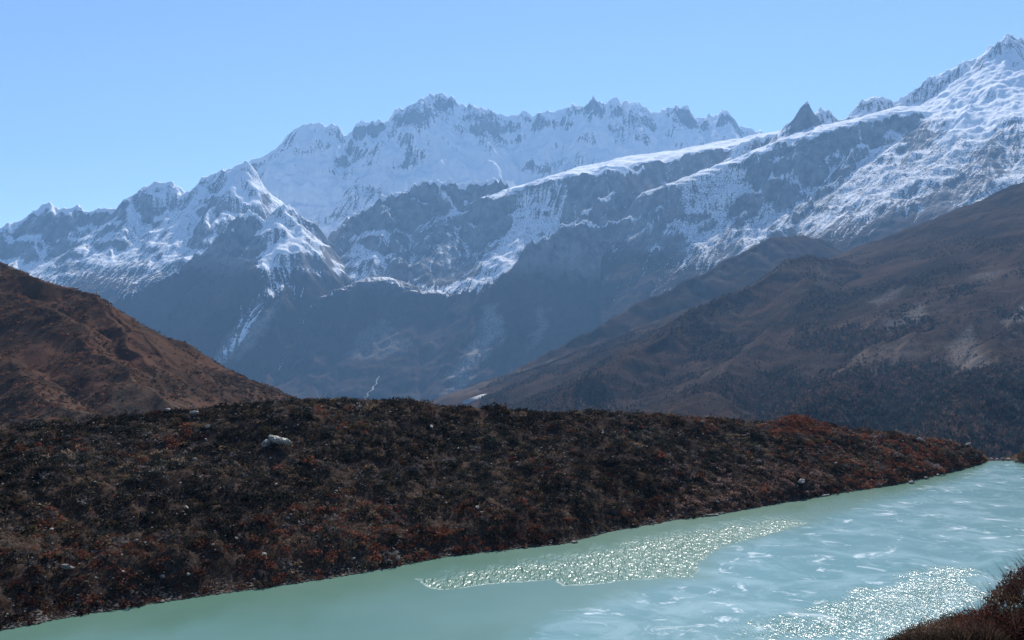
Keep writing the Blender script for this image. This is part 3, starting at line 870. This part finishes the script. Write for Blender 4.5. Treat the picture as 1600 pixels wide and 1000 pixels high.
NAMED = [
    (263, 630, 1.1, 'pale stone on the crest where the left hill meets the moraine'),
    (305, 649, 1.2, 'pale stone just below the crest, up and left of the big boulder'),
    (327, 671, 1.0, 'flat pale stone left of the big boulder, about level with its top'),
    (434, 760, .8, 'small white stone straight below the big boulder'),
    (294, 798, .9, 'pale round stone low on the left half of the moraine slope'),
    (110, 891, 1.1, 'pale flat stone above the shore at the far left of the moraine'),
    (674, 670, .9, 'white stone just under the crest right of the big boulder'),
    (717, 705, .7, 'small white stone on the upper slope near the middle of the ridge'),
    (941, 680, .9, 'bright white stone on the dark upper slope right of the middle'),
    (1097, 662, .9, 'white stone under the crest left of the russet knob'),
    (1250, 757, 1.9, 'pale grey rock low on the slope near the right end of the shore'),
    (1436, 690, 1.5, 'long pale stone near the crest at the right end of the moraine'),
    (1510, 688, 1.6, 'pale stone on the skyline at the right tip of the moraine'),
    (416, 870, .9, 'pale stone in the russet shrubs near the water, below the big boulder'),
    (747, 797, 1.0, 'pale stone above the shore where the russet shrubs begin'),
]
for k, (px_, py_, sz, lab) in enumerate(NAMED):
    rock(mor_at(px_, py_) + np.array((0, -.3, .30)), (sz * 1.35, sz * .8, sz * .6), 900 + k, lab)
GRP = 'small pale stones scattered over the moraine'
LAB = 'small pale stone half hidden among the moraine shrubs'
small = [(285, 728), (363, 835), (420, 850), (154, 906), (458, 772), (653, 774), (563, 685), (456, 807), (1102, 651), (1059, 678), (912, 730), (957, 716), (767, 640), (1248, 680), (1240, 660), (1265, 673),
         (1250, 705), (1268, 703), (1421, 680), (1382, 677), (1516, 696), (460, 800), (452, 812), (1135, 783), (845, 702), (1010, 700), (1180, 700), (1310, 700), (1330, 720), (1400, 715), (1360, 735)]
rr = random.Random(31)
while len(small) < 105:
    a = rr.uniform(10, 1500)
    t_ = rr.random() ** 1.2
    small.append((a, crest_y(a) + 6 + t_ * (shore_y(a) - crest_y(a) - 14)))
stone_kinds = []
for k in range(6):
    v, f = rock_mesh(950 + k, (1.45, 1.0, .8), 11, 2)
    me_o = link_mesh('stone', v, f, stone.m, label=LAB, cat='stone', group=GRP)
    stone_kinds.append(me_o)
for k, (a, b) in enumerate(small):
    o = stone_kinds[k] if k < 6 else stone_kinds[k % 6].copy()
    if k >= 6: COL.objects.link(o)
    q = mor_at(a, b)
    z = rr.uniform(.16, .48)
    o.location = (q[0], q[1] - .25, q[2] + .24 + .2 * z)
    o.scale = (z, z, z)
    o.rotation_euler = (rr.uniform(-.3, .3), rr.uniform(-.3, .3), rr.uniform(0, 6.28))

# stones along the waterline
SHORE = [(1112, 806, 2.6, .5, 'long pale slab lying at the waterline below the middle of the slope'), (1126, 803, 1.6, .4, 'small pale slab at the waterline beside the long one'),
         (897, 848, 1.0, .35, 'small white stone at the waterline left of the long slab'), (1290, 775, 2.4, .4, 'thin pale slab at the waterline toward the right end'),
         (1425, 755, 2.2, .7, 'pale block on the shore near the lake outlet'), (1447, 748, 2.8, .6, 'broad pale slab on the shore near the lake outlet'), (1465, 743, 1.8, .6, 'pale stone on the shore closest to the right tip')]
for k, (a, b, w_, h_, lab) in enumerate(SHORE):
    q = G(a, b)
    rock(q, (w_, .9, h_), 980 + k, lab, rot=(0, 0, .35 + .1 * k), sink=.2)
OUT = [(1537, 719, 1.3, 1.1, 'white block at the left side of the lake outlet'), (1549, 718, 1.4, .7, 'flat white stone in the lake outlet, second from its left side'), (1559, 718.5, 1.0, .6, 'small grey stone in the middle of the lake outlet'),
       (1567, 719, 1.2, .9, 'white stone in the lake outlet beside the right hand bush'), (1576, 719, 1.8, .8, 'pale slab below the bush at the right of the outlet'), (1589, 721, 2.4, .7, 'long pale slab at the foot of the right hand bush')]
for k, (a, b, w_, h_, lab) in enumerate(OUT):
    rock(G(a, b), (w_, 1.0, h_), 1000 + k, lab, rot=(0, 0, .2 * k), sink=.3)

# ------------------------------------------------------------------ nearby shrubs
def shrub(name, label, base, lobes, leaf, n_leaf, n_twig, cols, seed, cat='shrub', twig_len=.45):
    """A shrub of many leafy lobes with fine twigs standing out of it."""
    r = np.random.default_rng(seed)
    root = bpy.data.objects.new(name, None); COL.objects.link(root)
    root.location = base
    tag(root, label, cat)
    L_all, C_all, T_all, TC = [], [], [], []
    tot = sum(l[3] ** 2 for l in lobes)
    for li, (x, y, z, rad, hz) in enumerate(lobes):
        k = int(n_leaf * rad * rad / tot)
        T = clump(k, leaf / rad, hz, seed * 10 + li, .62, .6, .55)
        L_all.append((T * rad + np.array((x, y, z))).reshape(-1, 3))
        base_c = np.array(cols[r.integers(0, len(cols))])
        C_all.append(np.repeat(base_c * (.5 + 1.0 * r.random((k, 1))), 3, 0))
        m = int(n_twig * rad * rad / tot)
        d = r.normal(size=(m, 3)); d[:, 2] = np.abs(d[:, 2]) + .3; d /= np.linalg.norm(d, axis=1)[:, None]
        p0 = d * rad * np.array((1, 1, hz)) * .55 + np.array((x, y, z))
        dirv = d + r.normal(size=(m, 3)) * .28 + np.array((0, 0, .35)); dirv /= np.linalg.norm(dirv, axis=1)[:, None]
        p1 = p0 + dirv * (rad * .45 + twig_len * r.random((m, 1)))
        sd = np.cross(dirv, r.normal(size=(m, 3))); sd /= np.linalg.norm(sd, axis=1)[:, None]
        T_all.append(np.stack([p0 - sd * .007, p0 + sd * .007, p1], 1).reshape(-1, 3))
        TC.append(np.repeat(np.array((.085, .055, .045)) * (.4 + 1.2 * r.random((m, 1))), 3, 0))
    V = np.concatenate(L_all); link_mesh('foliage', V, np.arange(len(V)).reshape(-1, 3), leafm, colors=np.concatenate(C_all), parent=root)
    V = np.concatenate(T_all); link_mesh('twigs', V, np.arange(len(V)).reshape(-1, 3), leafm, colors=np.concatenate(TC), parent=root)
    return root

def lobes_on(cx, cy_, pts):
    z0 = float(bank_height(np.array([cx]), np.array([cy_]))[0])
    out = []
    for x, y, rad, hz, up in pts:
        z = float(bank_height(np.array([x]), np.array([y]))[0])
        out.append((x - cx, y - cy_, z - z0 + up, rad, hz))
    return (cx, cy_, z0), out
REDS = [(.115, .040, .030), (.085, .036, .026), (.10, .052, .028), (.065, .030, .024)]
DARKS = [(.040, .034, .020), (.055, .038, .025), (.030, .028, .020)]
b, l = lobes_on(11.6, 18.6, [(10.35, 18.4, .62, .9, .35), (10.9, 18.7, .75, .9, .55), (11.6, 18.9, .95, .95, .6), (12.5, 18.8, 1.0, .9, .6), (9.75, 18.2, .55, .9, .2), (10.1, 17.7, .5, .9, .1), (10.7, 17.8, .6, .9, .1), (11.1, 18.0, .6, .8, .1), (12.0, 17.9, .7, .8, .1), (9.35, 18.0, .34, .9, .05), (13.3, 18.5, .9, .9, .4)])
shrub('shrub', 'big russet shrub with fine twigs rising at the lower right corner', b, l, .05, 24000, 3200, REDS, 41)
b, l = lobes_on(8.1, 17.3, [(7.3, 17.3, .30, .9, .25), (7.75, 17.3, .36, .9, .25), (8.2, 17.4, .34, .9, .22), (8.7, 17.4, .40, .9, .2), (9.2, 17.3, .42, .9, .15), (6.9, 17.3, .25, .8, .2)])
shrub('shrub', 'low dark olive shrub at the bottom edge left of the big russet one', b, l, .04, 6000, 900, DARKS, 42, twig_len=.3)
b, l = lobes_on(10.4, 16.1, [(9.7, 16.0, .34, .8, .0), (10.4, 15.9, .36, .8, -.05), (11.0, 16.1, .4, .8, .0), (9.1, 16.2, .3, .8, .0)])
shrub('shrub', 'low brown heath shrub in front of the pale stone at the lower right', b, l, .04, 4500, 700, [(.075, .038, .028), (.05, .036, .022)], 43, twig_len=.25)
zb = float(bank_height(np.array([9.25]), np.array([16.6]))[0])
rock((9.25, 16.6, zb + .12), (.62, .34, .2), 1100, 'pale flat stone lying under the big russet shrub at the lower right', rot=(0, .1, .3), sink=.3)
b, l = lobes_on(119.5, 206, [(117.6, 205.5, 1.1, 1.0, .3), (118.8, 206, 1.7, 1.0, .6), (120.6, 206, 2.2, 1.0, .8), (122.6, 206, 2.2, 1.0, .8), (116.6, 205.6, .7, .9, .1), (119.4, 204.0, 1.0, .8, .1), (121.4, 203.6, 1.2, .8, .1)])
shrub('shrub', 'brown green bush on the far bank right of the lake outlet', b, l, .26, 2600, 500, [(.07, .055, .03), (.10, .05, .03), (.045, .045, .028)], 44, twig_len=.8)
# cover on the rest of the near bank
def bank_cover():
    r = np.random.default_rng(123)
    n = 9000
    x = np.concatenate([r.uniform(3, 18, 5200), r.uniform(-70, 150, n - 5200)]); y = np.concatenate([r.uniform(11, 24, 5200), r.uniform(14, 214, n - 5200)])
    h = bank_height(x, y)
    k = h > .25
    p = np.stack([x, y, h], -1)[k]
    m = len(p)
    tint = np.array([(.09, .045, .03), (.045, .038, .024), (.16, .11, .07)])[r.integers(0, 3, m)] * (.5 + r.random((m, 1)))
    dist = np.hypot(p[:, 0], p[:, 1])
    rad = np.where(dist < 40, r.uniform(.08, .2, m), r.uniform(.4, 1.0, m))
    temps = [clump(60, .2, .8, 1200 + k, .3, 1.2, .5) for k in range(6)]
    scatter('heath', leafm, p, rad, rad * 1.1, tint, temps, 8, kind='stuff', label='low brown heath and dry grass covering the near bank', cat='heath')
bank_cover()

# ------------------------------------------------------------------ meltwater stream and gravel far down in the valley
bpy.context.view_layer.update()
deps = bpy.context.evaluated_depsgraph_get()
def on_ground(x, y):
    """Where the sight line through a photo pixel first meets the terrain."""
    d = Vector(P(x, y, 1000.0)) - Vector((0, 0, CAM_H)); d.normalize()
    ok, loc, n, *_ = scene.ray_cast(deps, Vector((0, 0, CAM_H)) + d * 400, d)
    return np.array(loc + n * 2.5) if ok else G(x, y, -320)
def valley_patch(name, pts, width, mat, label, cat):
    c = [on_ground(x, y) for x, y in pts]
    V = []
    for i, q in enumerate(c):
        w = width[i] * .5
        V += [q + np.array((-w, 0, 0)), q + np.array((w, 0, 0))]
    n = len(c)
    f = [(2 * i, 2 * i + 1, 2 * i + 3, 2 * i + 2) for i in range(n - 1)]
    link_mesh(name, V, f, mat, kind='structure', label=label, cat=cat)
t = NT('gravel'); t.set(color=t.mix(t.noise(.08, 5, .7), (.22, .215, .21), (.42, .41, .40)), rough=.9)
valley_patch('stream', [(593, 588), (590, 592), (588, 596), (589, 600), (585, 603), (582, 606), (583, 609), (578, 612), (573, 615), (575, 618), (570, 622)], [4, 7, 5, 8, 4, 7, 9, 5, 4, 8, 6], t.m, 'thin white meltwater stream on the valley floor', 'stream')
valley_patch('gravel', [(728, 632), (737, 627), (746, 623), (755, 618), (760, 615)], [20, 45, 30, 14, 4], t.m, 'pale gravel fan on the valley floor behind the moraine', 'gravel')
# ------------------------------------------------------------------ haze
def haze_box():
    x0, x1, y0, y1, z0, z1 = -9500, 10500, -60, 11800, -380, 2850
    v = [(x, y, z) for z in (z0, z1) for y in (y0, y1) for x in (x0, x1)]
    f = [(0, 2, 3, 1), (4, 5, 7, 6), (0, 1, 5, 4), (2, 6, 7, 3), (0, 4, 6, 2), (1, 3, 7, 5)]
    m = bpy.data.materials.new('haze_air')
    m.use_nodes = True
    nt = m.node_tree
    nt.nodes.remove(nt.nodes['Principled BSDF'])
    pv = nt.nodes.new('ShaderNodeVolumePrincipled')
    pv.inputs['Color'].default_value = (0.28, 0.56, 1.0, 1)
    pv.inputs['Density'].default_value = 5.4e-5
    pv.inputs['Anisotropy'].default_value = 0.2
    nt.links.new(pv.outputs[0], nt.nodes['Material Output'].inputs['Volume'])
    link_mesh('haze', v, f, m, kind='stuff', label='thin blue haze filling the valley air before the mountains', cat='haze')
haze_box()
